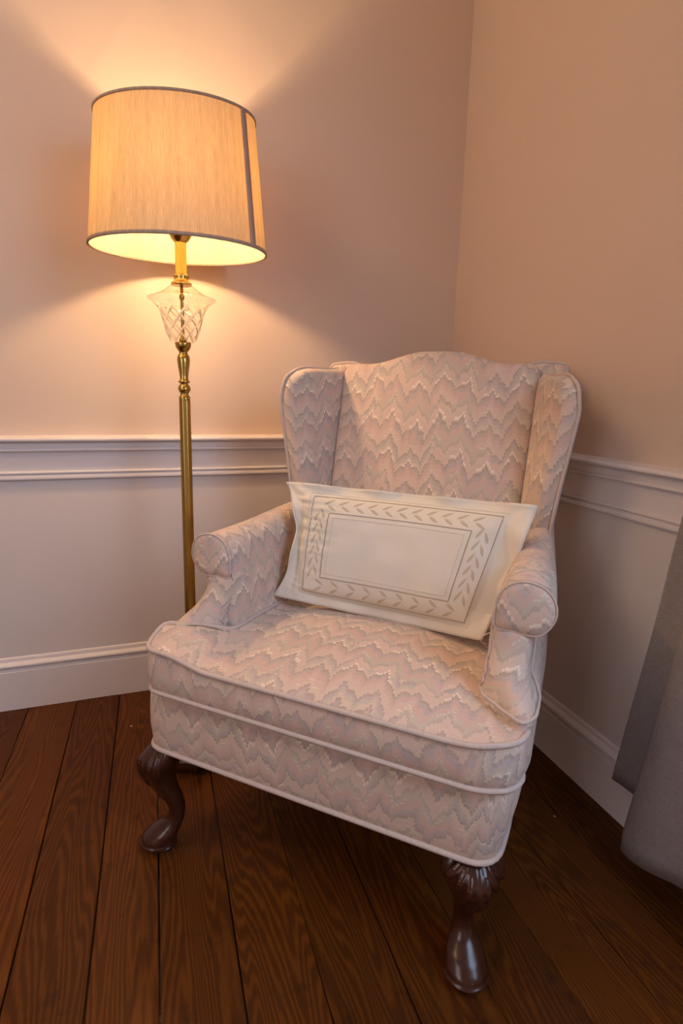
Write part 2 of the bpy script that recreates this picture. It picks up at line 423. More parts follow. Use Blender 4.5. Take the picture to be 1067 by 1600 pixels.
# right wall with a window opening behind the curtain (outside the frame)
wy0, wy1, wz0, wz1 = -2.85, -1.75, .85, 2.15
mb = MB()
mb.box((0, wy1, 0), (.12, .0, ZC)); mb.box((0, YF, 0), (.12, wy0, ZC)); mb.box((0, wy0, 0), (.12, wy1, wz0)); mb.box((0, wy0, wz1), (.12, wy1, ZC))
wr = struct(mb.build('wall_right', M_wall, smooth=False))
dado('dado_panel', (-.003, wy1-.0, 0), (0, 0, ZR), wr)
wallbox('wall_left', (XL-.1, YF, 0), (XL, 0, ZC), M_wall)
wallbox('wall_front', (XL-.1, YF-.1, 0), (.12, YF, ZC), M_wall)
wallbox('ceiling', (XL-.1, YF-.1, ZC), (.12, .1, ZC+.08), M_ceil)
# window in right wall
wf = MB()
for a, b in (((0.02, wy0, wz0), (.07, wy0+.05, wz1)), ((.02, wy1-.05, wz0), (.07, wy1, wz1)), ((.02, wy0+.05, wz0), (.07, wy1-.05, wz0+.05)), ((.02, wy0+.05, wz1-.05), (.07, wy1-.05, wz1)), ((.025, wy0+.05, (wz0+wz1)/2-.02), (.065, wy1-.05, (wz0+wz1)/2+.02))):
    wf.box(a, b)
win = struct(wf.build('window_1', M_trim, smooth=False))
MB().box((.042, wy0+.05, wz0+.05), (.046, wy1-.05, wz1-.05)).build('pane', M_pane, win, smooth=False)

# floor: sub floor and one mesh per board
sub = struct(MB().box((XL, YF, -.05), (0.0, 0, -.012)).build('floor', M_mah, smooth=False))
bnds = [0, -.142, -.27, -.40, -.535, -.67, -.806, -.938, -1.073, -1.19, -1.32, -1.46, -1.60]
while bnds[-1] > XL+.2: bnds.append(bnds[-1]-random.uniform(.125, .145))
bnds.append(XL)
for i, (x1, x0) in enumerate(zip(bnds, bnds[1:])):
    w_ = x1-x0; cx = (x0+x1)/2; g = .0007 if i not in (7, 8, 9, 10) else .0016
    dz = random.uniform(-.0012, .0008); b_ = .0013
    a = w_/2-g
    wig = [random.uniform(-.0009, .0009) for _ in range(15)]
    prof = [(-a, -.014), (-a, -b_), (-a+b_*.9, -b_*.25), (-a+b_*2.2, 0), (a-b_*2.2, 0), (a-b_*.9, -b_*.25), (a, -b_), (a, -.014)]
    v = []; fs = []
    ny = 14
    for j in range(ny+1):
        y = YF+(0-YF)*j/ny
        for (px, pz) in prof: v.append((px+(wig[j] if abs(px) > a-.004 and px > 0 else 0), y-YF/2, pz))
    for j in range(ny):
        for k in range(7): fs.append((j*8+k, j*8+k+1, (j+1)*8+k+1, (j+1)*8+k))
    o = link('floorboard', v, fs, M_floor, None, None, False); o.location = (cx, YF/2, dz); o.parent = sub

# mouldings: profile (depth, z) swept along a wall
def moulding(name, prof, wall, x0, x1, mat=M_trim, uneven=.0006):
    n = 40; v = []; fs = []; m = len(prof)
    for j in range(n+1):
        s = x0+(x1-x0)*j/n
        for k, (d, z) in enumerate(prof):
            dd = d+(noise.noise(Vector((s*6, k*3.1, 0)))*uneven if d > .001 else 0)
            v.append((s, -dd, z) if wall == 'back' else (-dd, s, z))
    for j in range(n):
        for k in range(m-1): fs.append((j*m+k, j*m+k+1, (j+1)*m+k+1, (j+1)*m+k))
    o = link(name, v, fs, mat, None, None, False)
    me = o.data
    return struct(o)
def bead(c, r_, n=6, a0=100, a1=-100):
    return [(c[0]+r_*math.cos(math.radians(a0+(a1-a0)*k/n)), c[1]+r_*math.sin(math.radians(a0+(a1-a0)*k/n))) for k in range(n+1)]
rail = [(0, .862), (.030, .8585)] + bead((.0355, .8515), .0065, 7, 90, -90) + [(.031, .8445), (.026, .843), (.0235, .838), (.022, .828), (.0205, .8235)] + bead((.0215, .8195), .0038, 6) + \
    [(.016, .8145), (.0155, .811), (.013, .8095), (.0115, .800), (.011, .785), (.0105, .765), (.0105, .758)] + bead((.0135, .7525), .0042, 6) + [(.0115, .747), (.0115, .7455), (.0155, .744), (.0165, .740), (.0165, .735), (.0145, .7315), (.006, .729), (0, .729)]
skirt = [(0, .1725), (.004, .1722), (.007, .170), (.0085, .166), (.009, .161), (.0095, .158), (.0120, .157)] + bead((.0145, .1475), .0070, 8, 80, -80) + [(.0135, .138), (.0105, .1355), (.0105, .1325), (.013, .131), (.0185, .1300), (.0195, .128), (.0195, .0)]
moulding('trim_1', rail, 'back', XL, 0)
moulding('trim_2', rail, 'right', -1.70, -.0)
moulding('baseboard_back', skirt, 'back', XL, 0)
moulding('baseboard_right', skirt, 'right', YF, -.0)

# ------------------------------------------------------------------ floor lamp
LX, LY = -.974, -.392
lean = lambda p: (p[0]+max(0, p[2]-.06)*.0185, p[1]+max(0, p[2]-.06)*.100, p[2])
lamp = empty('floor_lamp', (LX, LY, 0), 0, 'tall brass floor lamp with lit drum shade standing behind the armchair', 'lamp')
def lp(name, data, mat, parent=None, smooth=True, do=True):
    v, fs, uv = data
    return link(name, [lean(p) for p in v] if do else v, fs, mat, parent or lamp, uv, smooth)
# octagonal timber base on small feet, brass dome
oct_ = [(rr*.60, z) for rr, z in ((.155, .012), (.180, .016), (.186, .028), (.186, .040), (.176, .046), (.150, .050))]
ob = lathe(oct_, 8); lp('wooden_base', ob, M_mah, smooth=False, do=False)
for k in range(4):
    a = pi/4+k*pi/2; v, fs, uv = lathe([(.018, 0), (.022, .004), (.022, .012), (.016, .016)], 16)
    lp('base_foot', ([(x+.072*math.cos(a), y+.072*math.sin(a), z) for x, y, z in v], fs, uv), M_mah, do=False)
lp('brass_base', lathe([(.082, .049), (.088, .0505), (.088, .054), (.082, .0575), (.066, .061), (.05, .068), (.034, .078), (.022, .095), (.016, .12), (.014, .13)]), M_brass, do=False)
# pole, fluted lower tube
v, fs, uv = [], [], []
def pole_tube(z0, z1, r0, flutes=8, seg=48, d=.0009):
    v = []; fs = []; uv = []
    for z in (z0, (z0+z1)/2, z1):
        for k in range(seg):
            a = 2*pi*k/seg; rr = r0-d*(.5+.5*math.cos(flutes*a)); v.append((rr*math.cos(a), rr*math.sin(a), z)); uv.append((k/seg, z))
    for i in range(2):
        for k in range(seg): fs.append((i*seg+k, i*seg+(k+1) % seg, (i+1)*seg+(k+1) % seg, (i+1)*seg+k))
    return v, fs, uv
lp('pole', pole_tube(.11, .975, .0150), M_brassd)
lp('turned_spindle', lathe([(.0120, .970), (.0145, .975), (.0145, .983), (.0120, .986), (.0095, .990), (.0140, .997), (.0165, 1.004), (.0140, 1.011), (.0095, 1.015), (.0115, 1.018), (.0160, 1.021), (.0115, 1.025),
   (.0105, 1.030), (.0115, 1.040), (.0138, 1.056), (.0158, 1.070), (.0163, 1.078), (.0150, 1.086), (.0110, 1.092), (.0105, 1.096), (.0140, 1.100), (.0190, 1.108), (.0200, 1.114), (.0205, 1.117), (.020, 1.120)]), M_brassd)
# cut glass vase
gz = [(1.118, .021), (1.122, .030), (1.130, .0355), (1.145, .0420), (1.160, .0465), (1.175, .0505), (1.190, .0545), (1.203, .0600), (1.212, .0670), (1.220, .0760), (1.2245, .0835), (1.2265, .0850), (1.2285, .0835), (1.232, .0740), (1.238, .0600), (1.245, .0470), (1.252, .0370), (1.258, .0300), (1.262, .0260)]
prof = catmull([(a, b, 0) for a, b in gz], 7)
seg = 220; v = []; fs = []; uv = []
for p in prof:
    z, rr = p.x, p.y
    for k in range(seg):
        a = 2*pi*k/seg; q = rr
        if 1.124 < z < 1.213:                                   # diamond cuts: V grooves along two spiral families
            t = (z-1.124)/.089*2.2; s = a/(2*pi)*9
            g1 = abs(((s+t) % 1)-.5)*2; g2 = abs(((s-t) % 1)-.5)*2
            fade = min(1, (z-1.124)/.006, (1.213-z)/.008)
            q -= fade*.0040*max(0, (g1-.74)/.26, (g2-.74)/.26)
        v.append((q*math.cos(a), q*math.sin(a), z)); uv.append((0, 0))
n = len(prof)
for i in range(n-1):
    for k in range(seg): fs.append((i*seg+k, i*seg+(k+1) % seg, (i+1)*seg+(k+1) % seg, (i+1)*seg+k))
vase = lp('glass_vase', (v, fs, uv), M_glass)
vase.data.materials.append(M_cut)
for fpoly in vase.data.polygons:
    if len(fpoly.vertices) > 4: continue
    c_ = sum((Vector(v[i_]) for i_ in fpoly.vertices), Vector())/4
    if 1.124 < c_.z < 1.213:
        a = math.atan2(c_.y, c_.x) % (2*pi); t = (c_.z-1.124)/.089*2.2; q = a/(2*pi)*9
        if max(abs(((q+t) % 1)-.5)*2, abs(((q-t) % 1)-.5)*2) > .80: fpoly.material_index = 1
lp('centre_rod', lathe([(.0045, 1.118), (.007, 1.121), (.0100, 1.123), (.0095, 1.128), (.0045, 1.136), (.0040, 1.225), (.0065, 1.229), (.0065, 1.236), (.004, 1.240), (.004, 1.262)], 24), M_brassd)
lp('neck', lathe([(.0250, 1.260), (.0265, 1.2635), (.0250, 1.267), (.0200, 1.2695), (.0185, 1.272), (.0185, 1.279), (.0205, 1.282), (.0190, 1.285), (.0150, 1.287), (.0145, 1.290), (.0145, 1.372), (.0140, 1.375)]), M_brass)
lp('lamp_holder', lathe([(.0140, 1.362), (.0165, 1.366), (.0225, 1.372), (.0290, 1.384), (.0320, 1.394), (.0320, 1.400), (.0200, 1.405), (.0170, 1.41), (.0170, 1.43)]), M_brass)
lp('bulb', lathe([(.013, 1.428), (.014, 1.440), (.022, 1.455), (.029, 1.472), (.030, 1.486), (.026, 1.502), (.016, 1.514), (.004, 1.518)], 24), M_bulb)
# shade
zb0, zb1, rb0, rb1 = 1.3427, 1.6536, .214, .1897
def shade_pt(a, t, dr=0):      # the shade sits a little crooked on its carrier
    rr = rb0+(rb1-rb0)*t+dr; x, y = rr*math.cos(a), rr*math.sin(a)
    return (x, y, zb0+(zb1-zb0)*t+y*(.063+.061*t)+x*(.018+.043*t))
def sh_grid(dr, a0, a1, nu, nv, t0=0, t1=1, closed=False):
    return grid(lambda uu, vv: (shade_pt(a0+(a1-a0)*uu, t0+(t1-t0)*vv, dr), ((a0+(a1-a0)*uu)*.2, (t0+(t1-t0)*vv)*.34)), nu, nv, closed)
shade = lp('lamp_shade', sh_grid(0, 0, 2*pi, 96, 12, closed=True), M_shade)
def band(t0, t1, name):
    m = MB()
    v = []; fs = []; uv = []
    for t, dr in ((t0, -.0022), (t0, .0026), (t1, .0026), (t1, -.0022)):
        for k in range(96):
            v.append(shade_pt(2*pi*k/96, t, dr)); uv.append((k/96*1.2, t*.3))
    for i in range(4):
        for k in range(96): fs.append((i*96+k, i*96+(k+1) % 96, ((i+1) % 4)*96+(k+1) % 96, ((i+1) % 4)*96+k))
    lp(name, (v, fs, uv), M_band, shade)
band(-.004, .022, 'lower_trim'); band(.984, 1.004, 'upper_trim')
sa = math.radians(-42)
v = []; fs = []; uv = []
for j in range(13):
    t = .01+.98*j/12
    for da, dr in ((-.048, .0005), (-.046, .0030), (.046, .0030), (.048, .0005)):
        v.append(shade_pt(sa+da, t, dr)); uv.append((da*.2, t*.34))
for j in range(12):
    for k in range(3): fs.append((j*4+k, j*4+k+1, (j+1)*4+k+1, (j+1)*4+k))
lp('seam_tape', (v, fs, uv), M_band, shade)
# wire spider carrying the shade
m = MB()
for k in range(3):
    a = k*2*pi/3+.4; m.add(*tube([(.004*math.cos(a), .004*math.sin(a), 1.60), shade_pt(a, .985, -.001)], .0013, 6))
m.add(*tube([(.030*math.sin(t_/12*pi)*(1 if t_ else 1)+.017*math.cos(t_/12*pi), 0, 1.41+.19*(1-math.cos(t_/12*pi))/2*1.0) for t_ in range(13)], .0013, 6))
m.add(*tube([(-.030*math.sin(t_/12*pi)-.017*math.cos(t_/12*pi), 0, 1.41+.19*(1-math.cos(t_/12*pi))/2) for t_ in range(13)], .0013, 6))
m.add(*tube([shade_pt(2*pi*k/48, .985, -.002) for k in range(48)], .0015, 6, True))
lp('shade_carrier', (m.v, m.f, m.uv), M_brassd)
bl = bpy.data.lights.new('bulb_light', 'POINT'); bl.energy = 96; bl.color = (1.0, .64, .33); bl.shadow_soft_size = .034
blo = bpy.data.objects.new('bulb_light', bl); col.objects.link(blo); blo.location = (LX+lean((0, 0, 1.478))[0], LY+lean((0, 0, 1.478))[1], 1.478)
# ------------------------------------------------------------------ wing armchair
CH = math.radians(-43)
chair = empty('wing_armchair', (-.7986, -.9923, 0), CH, 'wing armchair in pale pink and beige zigzag fabric with dark carved wooden legs', 'armchair')
ident = lambda x, y, h: (x, y, h)
# seat base (front rail and body)
base_out = round_poly([(-.414, .014), (.338, .014), (.346, .12), (.335, .55), (.29, .74), (-.29, .74), (-.335, .55), (-.404, .12)], [.070, .115, .04, .1, .06, .06, .1, .02], 10)
bm_ = lambda x, y, h: (x-.018*sm((.39-h)/.13)*sm(x/.3), y, h)
seat_base = ring_loft('seat_base', base_out, [(.96, 0, .2565, -.02), (1, -.0080, .2575, 0), (1, -.004, .261, 0), (1, -.002, .279, .02), (1, .001, .31, .06), (1, .000, .35, .10), (1, -.003, .385, .135), (1, -.007, .399, .15), (1, -.014, .404, .16), (.90, -.014, .4045, .17)], bm_, M_fab, chair, n=200)
link_p = ring_path(base_out, -.0020, .2605, bm_, 200)
piping('lower_piping', link_p, .0052, seat_base, True, 0)

# T shaped seat cushion
co_ = round_poly([(-.381, .0), (.285, .001), (.332, .026), (.343, .068), (.300, .084), (.256, .128), (.254, .58), (-.254, .58), (-.256, .128), (-.315, .085), (-.383, .068)], [.055, .100, .030, .010, .03, .03, .05, .05, .03, .03, .012], 8)
def zt(q):   # crown of the cushion top; q has x,y
    x, y = (q.x, q.y)
    rise = .494-.004*math.cos(x*6)
    cr = .030*max(0, 1-(x/.33)**2)*math.sin(pi*min(1, max(0, (y+.0)/.44))**.8)
    rim = .006*sm((abs(x)-.22)/.12)+(.009*sm((-x-.22)/.10)*(.6+1.8*sm(y/.08)))
    back = -.006*sm(y/.1)*0
    n_ = noise.noise(Vector((x*6, y*6, 3)))*.0035
    return .4815+cr+rim*1.6+n_*min(1, max(0, y/.08))
def ztop(off): return lambda q: zt(q)+off
def cush_map(x, y, h):
    return (x, y, h)
cr_ = []
for s in (.12, .3, .5, .68, .8, .87, .92, .955): cr_.append((s, 0, ztop(0), 0))
cr_ += [(1, -.0065, ztop(.0005), -.006), (1, -.002, ztop(.000), -.002), (1, .001, ztop(-.005), .002), (1, .004, ztop(-.020), .016), (1, .0065, .444, .040), (1, .005, .425, .058), (1, .001, .410, .073), (1, -.006, .4055, .08), (.9, -.01, .405, .1)]
cushion = ring_loft('seat_cushion', co_, cr_, cush_map, M_fab, chair, center=(0, .27), n=240)
piping('top_piping', ring_path(co_, .0030, ztop(-.0015), cush_map, 240), .0050, cushion, True, 0)
piping('bottom_piping', ring_path(co_, .0025, .4085, cush_map, 240), .0048, cushion, True, 0)

# back: y of the seam plane as a function of z
yb = lambda z: .60+.294*(z-.75)
def back_top(x):
    ax = abs(x); return 1.083+.032*sm((.185-ax)/.15)-.010*sm((ax-.235)/.03)
pts = [(-.250, .47), (.250, .47)]
pts += [(.250+.012*k/10, .47+(1.06-.47)*k/10) for k in range(1, 11)]
pts += [(x, back_top(x)) for x in [.262-.524*k/40 for k in range(1, 40)]]
pts += [(-.262+.012*k/10, 1.06-(1.06-.47)*k/10) for k in range(0, 10)]
def back_map(x, z, h): return (x, yb(z)-h, z)
def bpuff(k): 
    def f_(q):
        return k
    return f_
cz = (0, .80)
def crown_b(q):
    e = max(0, 1-(abs(q.x)/.262)**2.4); fz = max(0, min(1, (1.095-q.y)/.16)); return .012+.024*e*(.25+.75*fz**.6)+noise.noise(Vector((q.x*5, q.y*5, 8)))*.003*e
br = [(s, 0, crown_b, 0) for s in (.1, .25, .45, .62, .76, .86, .92, .955)]
br += [(1, -.006, lambda q: crown_b(q)*.80, -.004), (1, -.001, .004, .004), (1, .000, -.012, .018), (1, -.004, -.030, .035), (.95, -.01, -.045, .05)]
backrest = ring_loft('backrest', pts, br, back_map, M_fab, chair, center=cz, n=260)
# outer back shell
sp = [(-.285, .26), (.285, .26), (.300, .70), (.320, 1.03), (.320, 1.082), (.255, 1.088)] + [(x, back_top(x)-.006) for x in [.22-.44*k/24 for k in range(25)]] + [(-.255, 1.088), (-.320, 1.082), (-.320, 1.03), (-.300, .70)]
sp = round_poly(sp, [.02, .02, .02, .02, .012, .01]+[0]*25+[.01, .012, .02, .02], 4)
def shell_map(x, z, h): return (x, yb(max(z, .6))+.075-h, z)
shell = ring_loft('back_panel', sp, [(.9, 0, .052, 0), (1, -.004, .050, 0), (1, 0, .044, .005), (1, 0, 0, .05), (1, -.006, -.008, .06), (.5, 0, -.016, .1)], shell_map, M_fab, chair, center=(0, .75), n=240)
piping('back_piping', ring_path(sp, .001, .046, shell_map, 240), .0042, shell, True, 0)

# wings
def xe(z): return interp(z, [(.60, .322), (.68, .328), (.75, .334), (.81, .341), (.89, .352), (.965, .3615), (1.02, .358), (1.06, .348)])
def wing_pt(sx, s, z, h):
    S = Vector((.2600, yb(z)+.030)); F = Vector((xe(z)-.022, .503)); d = F-S; L_ = d.length; d.normalize()
    nrm = Vector((-d.y*-1, d.x*-1)); nrm = Vector((d.y, -d.x))       # candidate
    if nrm.x > 0: nrm = -nrm
    p = S+(F-S)*s+nrm*h
    return (sx*p.x, p.y, z)
for sx in (1, -1):
    out = [(0, .52), (.5, .54), (.97, .60), (1.0, .90), (1.0, 1.000), (.965, 1.032), (.88, 1.050), (.74, 1.060), (.5, 1.061), (.3, 1.061), (.15, 1.066), (0, 1.074)]
    K = .20
    o2 = [(a*K, b-(.014*sm((b-.95)/.1) if sx > 0 else 0)) for a, b in out]
    o2 = round_poly(o2, [0, 0, .01, .02, .03, .02, .02, .02, .02, .02, .01, 0], 5)
    mp = lambda x, z, h, sx=sx: wing_pt(sx, x/K, z, h)
    def puff(q, K=K):
        s = q.x/K; e = max(0, 1-abs(2*s-1.05)**2.6); return .006+.020*e*(.5+.5*sm((1.07-q.y)/.1))
    rings = [(s, 0, puff, 0) for s in (.15, .35, .55, .72, .83, .90)] + [(1, -.006, lambda q: puff(q)-.001, -.004), (1, .001, -.001, .003), (1, .004, -.010, .012), (1, .0040, -.016, .02), (1, .000, -.022, .03), (1, -.004, -.027, .05), (1, -.012, -.031, .06), (.5, 0, -.033, .09)]
    wing = ring_loft('wing', o2, rings, mp, M_fab, chair, center=(.10, .84), n=200)
    ol = [(1.0, .64), (1.0, .72), (1.0, .80), (1.0, .90), (1.0, .97), (1.0, 1.000), (.965, 1.034), (.88, 1.052), (.74, 1.062), (.5, 1.063), (.3, 1.063), (.12, 1.067)]
    piping('wing_piping', [Vector(mp(a*K+(.0045 if a > .9 else 0), b+(.003 if b > 1.03 else 0)-(.014*sm((b-.95)/.1) if sx > 0 else 0), -.020)) for a, b in ol], .0042, wing, False, 6)

# arms
def arm_sec(y):
    """section in x,z (for the right arm), from bottom outer, up the outside, over the scroll, down the inside"""
    t = sm((y-.15)/.40)
    top = .0+.010*sm((y-.25)/.25)
    k = 1-.55*t            # outer overhang shrinks to the back
    o_ = [(.290, .303), (.314, .309), (.338, .350), (.350, .40), (.349, .46), (.344, .51), (.333, .56), (.329, .598), (.329+.010*k, .619), (.329+.026*k, .632), (.329+.034*k, .655), (.329+.029*k, .681), (.329+.012*k, .699+top*.6),
          (.318, .7065+top), (.298, .7045+top), (.281, .694+top), (.269, .675+top*.5), (.264, .650), (.262, .62), (.260, .57), (.259, .50), (.258, .42), (.258, .262)]
    taper = 1-.05*t
    back = sm((y-.45)/.25)
    return [(x if x < .30 else .30+(x-.30)*(1-.25*back), z) for x, z in o_]
for sx in (1, -1):
    ys = [.1445, .150, .156, .166, .18, .21, .25, .29, .33, .37, .41, .45, .49, .53, .57, .62, .68]
    secs = []
    for y in ys:
        S = catmull([(a, b, 0) for a, b in arm_sec(y)], 4)
        if y < .18:     # roll the front edges in
            d = (.18-y)/.0355; e = .008*(1-math.sqrt(max(0, 1-d*d)))*1.0
            c = Vector((.31, .50, 0)); nn = len(S); S2 = []
            for i, p in enumerate(S):
                tt = (S[min(i+1, nn-1)]-S[max(i-1, 0)]).normalized(); n2 = Vector((tt.y*-1, tt.x, 0)) ; n2 = Vector((-tt.y, tt.x, 0))
                S2.append(p - n2*e*1.0 if False else p+(c-p).normalized()*e*.6)
            S = S2
        secs.append(S)
    m = len(secs[0]); v = []; fs = []; uv = []
    al = [0]
    for i in range(1, m): al.append(al[-1]+(secs[4][i]-secs[4][i-1]).length)
    ztopi = max(range(m), key=lambda i: secs[4][i].y)
    for j, (y, S) in enumerate(zip(ys, secs)):
        for i, p in enumerate(S):
            v.append((sx*p.x, y, p.y)); uv.append((y+sx*.013, .7-abs(al[i]-al[ztopi])+(.0 if i > ztopi else .01)))
    for j in range(len(ys)-1):
        for i in range(m-1): fs.append((j*m+i, j*m+i+1, (j+1)*m+i+1, (j+1)*m+i))
    # front cap
    fs.append(tuple(range(m))); fs.append(tuple((len(ys)-1)*m+i for i in range(m)))
    arm = link('arm', v, fs, M_fab, chair, uv)
    # front post that sweeps out into a rounded toe over the seat rail
    low = [(.258, .22), (.258, .128), (.272, .104), (.300, .080), (.318, .062), (.333, .054), (.344, .060), (.350, .085), (.351, .13), (.350, .22)]
    upp = [(.262, .22), (.262, .166), (.265, .150), (.275, .141), (.292, .1375), (.308, .1375), (.320, .1385), (.329, .144), (.3325, .160), (.3325, .22)]
    T = [(.335, .0), (.375, .0), (.42, .0), (.47, .0), (.500, .0), (.507, .015), (.512, .055), (.517, .11), (.523, .20), (.530, .33), (.538, .47), (.547, .61), (.557, .74), (.570, .85), (.585, .93), (.605, .98), (.628, 1.0)]
    xl = lambda z, sx=sx: -.024*sm((.60-z)/.08) if sx < 0 else 0
    zl = lambda z, sx=sx: .004*sm((.60-z)/.06) if sx < 0 and z > .4 else 0
    R_ = 40; v = []; fs = []; uv = []; ac = 0; prev = None
    lowp = [Vector((*p, 0)) for p in low]; uppp = [Vector((*p, 0)) for p in upp]
    LO = resample(catmull([(*p, 0) for p in low], 5), R_, False); UP = resample(catmull([(*p, 0) for p in upp], 5), R_, False)
    rows = []
    for (z, t) in T:
        row = [Vector((LO[i].x+(UP[i].x-LO[i].x)*min(1, t*1.7 if t > 0 else t), LO[i].y+(UP[i].y-LO[i].y)*t, 0)) for i in range(R_)]; row = [Vector((p.x-.016*sm((.42-z)/.09)*sm((p.x-.27)/.07), p.y+.045*sm((.42-z)/.09), 0)) for p in row]; rows.append(row)
        midp = Vector((row[R_//2].x, row[R_//2].y, z))
        if prev is not None: ac += (midp-prev).length
        prev = midp
        per = 0
        for i, p in enumerate(row):
            if i: per += (row[i]-row[i-1]).length
            v.append((sx*p.x+xl(z), p.y, z+zl(z))); uv.append((per+.4*sx, ac+.28))
    for j in range(len(T)-1):
        for i in range(R_-1): fs.append((j*R_+i, j*R_+i+1, (j+1)*R_+i+1, (j+1)*R_+i))
    fs.append(tuple((len(T)-1)*R_+i for i in range(R_)))
    panel = link('arm_front_panel', v, fs, M_fab, arm, uv)
    # piping: outer line, around the toe, and the inner line
    def ep(frac, j, out=.002):
        i = int(round(frac*(R_-1))); p = rows[j][i]; z = T[j][0]
        a = rows[j][max(i-1, 0)]; b = rows[j][min(i+1, R_-1)]; t = (b-a).normalized(); nn = Vector((t.y, -t.x, 0))
        q = p+nn*out; return Vector((sx*q.x+xl(z), q.y, z+.0015+zl(z)))
    toe = [ep(f_, 5) for f_ in (.22, .30, .38, .46, .54, .62, .70, .76, .80)]
    up_ = [ep(f_, j) for f_, j in ((.795, 7), (.785, 9), (.775, 11), (.765, 13), (.76, 14), (.76, 15), (.76, 16))]
    piping('outer_panel_piping', toe+up_, .0031, arm, False, 5)
    inn = [ep(f_, j, .0008) for f_, j in ((.24, 5), (.26, 7), (.28, 8), (.29, 9), (.30, 10), (.31, 11), (.32, 12), (.33, 13), (.34, 14), (.345, 15), (.35, 16))]
    piping('inner_panel_piping', inn, .0024, arm, False, 5)
    # knob shaped scroll facing
    ko = [(.2715, .6215), (.30, .6195), (.325, .6165), (.343, .6200), (.357, .636), (.3645, .658), (.360, .682), (.344, .700), (.318, .7075), (.294, .702), (.277, .686), (.2695, .660)]
    ko = [(p.x, p.y) for p in catmull([(*p, 0) for p in ko], 6, True)]
    km = lambda x, z, h, sx=sx: (sx*x, .1420-h, z)
    knob = ring_loft('scroll_facing', ko, [(.2, 0, .0085, 0), (.6, 0, .0075, 0), (.9, 0, .0045, 0), (1, -.001, .001, 0), (1, 0, -.004, .005), (1, 0, -.012, .012)], lambda x, z, h, sx=sx: (sx*x, .1390-h, z), M_fab, arm, n=72)
    # shift its pattern so a dark chevron sits in the middle
    piping('scroll_piping', ring_path(ko, .0002, .0012, lambda x, z, h, sx=sx: (sx*x, .1390-h, z), 72), .0018, knob, True, 0)

# legs
lsec = [(0, .020, .0265), (.004, .020, .0290), (.008, .020, .0280), (.011, .022, .0255), (.014, .0265, .0330), (.0175, .0300, .0395), (.0205, .0305, .0408), (.0235, .0290, .0385), (.031, .0255, .0375), (.039, .019, .0352), (.046, .013, .0325), (.054, .005, .0275), (.064, -.004, .0225), (.076, -.010, .0192), (.090, -.0125, .0182), (.105, -.011, .0190), (.120, -.006, .0210),
        (.134, .000, .0235), (.146, .006, .0265), (.158, .012, .0300), (.172, .017, .0340), (.186, .0195, .0385), (.200, .020, .0430), (.214, .018, .0470), (.228, .011, .0480), (.242, .003, .0440), (.254, -.006, .0370), (.268, -.012, .0300)]
BL = []
for i_ in range(-3, 4):
    BL.append(((i_*.007, .252), (i_*.0175, .190+abs(i_)*.010), .0075))      # upper leaf, blades fanned out
for i_ in (-2, -1, 0, 1, 2):
    BL.append(((i_*.006, .205), (i_*.0125, .148+abs(i_)*.012), .0070))      # lower leaf tips
BL += [((.055, .245), (.085, .190), .009), ((-.055, .245), (-.085, .190), .009), ((.010, .150), (.004, .118), .006), ((-.010, .150), (-.004, .118), .006)]
def carve_h(x, z):
    best = 0
    for (a, b, w_) in BL:
        dx, dz = b[0]-a[0], b[1]-a[1]; t = ((x-a[0])*dx+(z-a[1])*dz)/(dx*dx+dz*dz)
        t = max(0, min(1, t)); d_ = math.hypot(x-a[0]-dx*t, z-a[1]-dz*t); ww = w_*(1-.55*t**3)
        if d_ < ww:
            h = .0062*math.sqrt(1-(d_/ww)**2)*(.55+.45*t)
            if d_ < .0016: h -= .0016
            best = max(best, h)
    return best-.0015*sm((z-.12)/.03)
def leg_mesh(dirv, o0, ks=1, carve=True):
    P = resample(catmull([(a, b, c) for a, b, c in lsec], 4), 190, False); seg = 144; v = []; fs = []
    d = Vector(dirv).normalized(); e = Vector((-d.y, d.x))
    for p in P:
        z, c, rr = p.x, p.y, p.z
        rr *= 1+(ks-1)*sm((z-.12)/.06)
        for k in range(seg):
            a = 2*pi*k/seg
            q = rr*(1+.05*math.cos(4*(a))*sm((z-.13)/.05))
            if carve and z > .10:
                th = ((a+pi) % (2*pi))-pi
                if z < .262: q += carve_h(th*.045, z)
            x = d*(c+q*math.cos(a))+e*(q*math.sin(a)); v.append((o0[0]+x.x, o0[1]+x.y, z))
    n = len(P)
    for i in range(n-1):
        for k in range(seg): fs.append((i*seg+k, i*seg+(k+1) % seg, (i+1)*seg+(k+1) % seg, (i+1)*seg+k))
    fs.append(tuple(reversed(range(seg)))); fs.append(tuple((n-1)*seg+k for k in range(seg)))
    return v, fs
for dv, o0, ks in (((-.84, -.54), (-.375, .046), .92), ((.40, -.92), (.2725, .066), 1.04)):
    v, fs = leg_mesh(dv, o0, ks); link('leg', v, fs, M_mah, chair)
for sx in (-1, 1):   # raked square back legs
    v = []; fs = []
    S = [(0, .052, .016), (.06, .032, .017), (.14, .012, .020), (.22, 0, .023), (.258, -.004, .024)]
    for z, oy, h in S:
        for a, b in ((-1, -1), (1, -1), (1, 1), (-1, 1)): v.append((sx*(.262+oy*.2)+a*h, .675+oy+b*h, z))
    for j in range(len(S)-1):
        for k in range(4): fs.append((j*4+k, j*4+(k+1) % 4, (j+1)*4+(k+1) % 4, (j+1)*4+k))
    fs.append((3, 2, 1, 0)); fs.append(tuple((len(S)-1)*4+k for k in range(4)))
    link('leg', v, fs, M_mah, chair, smooth=False)

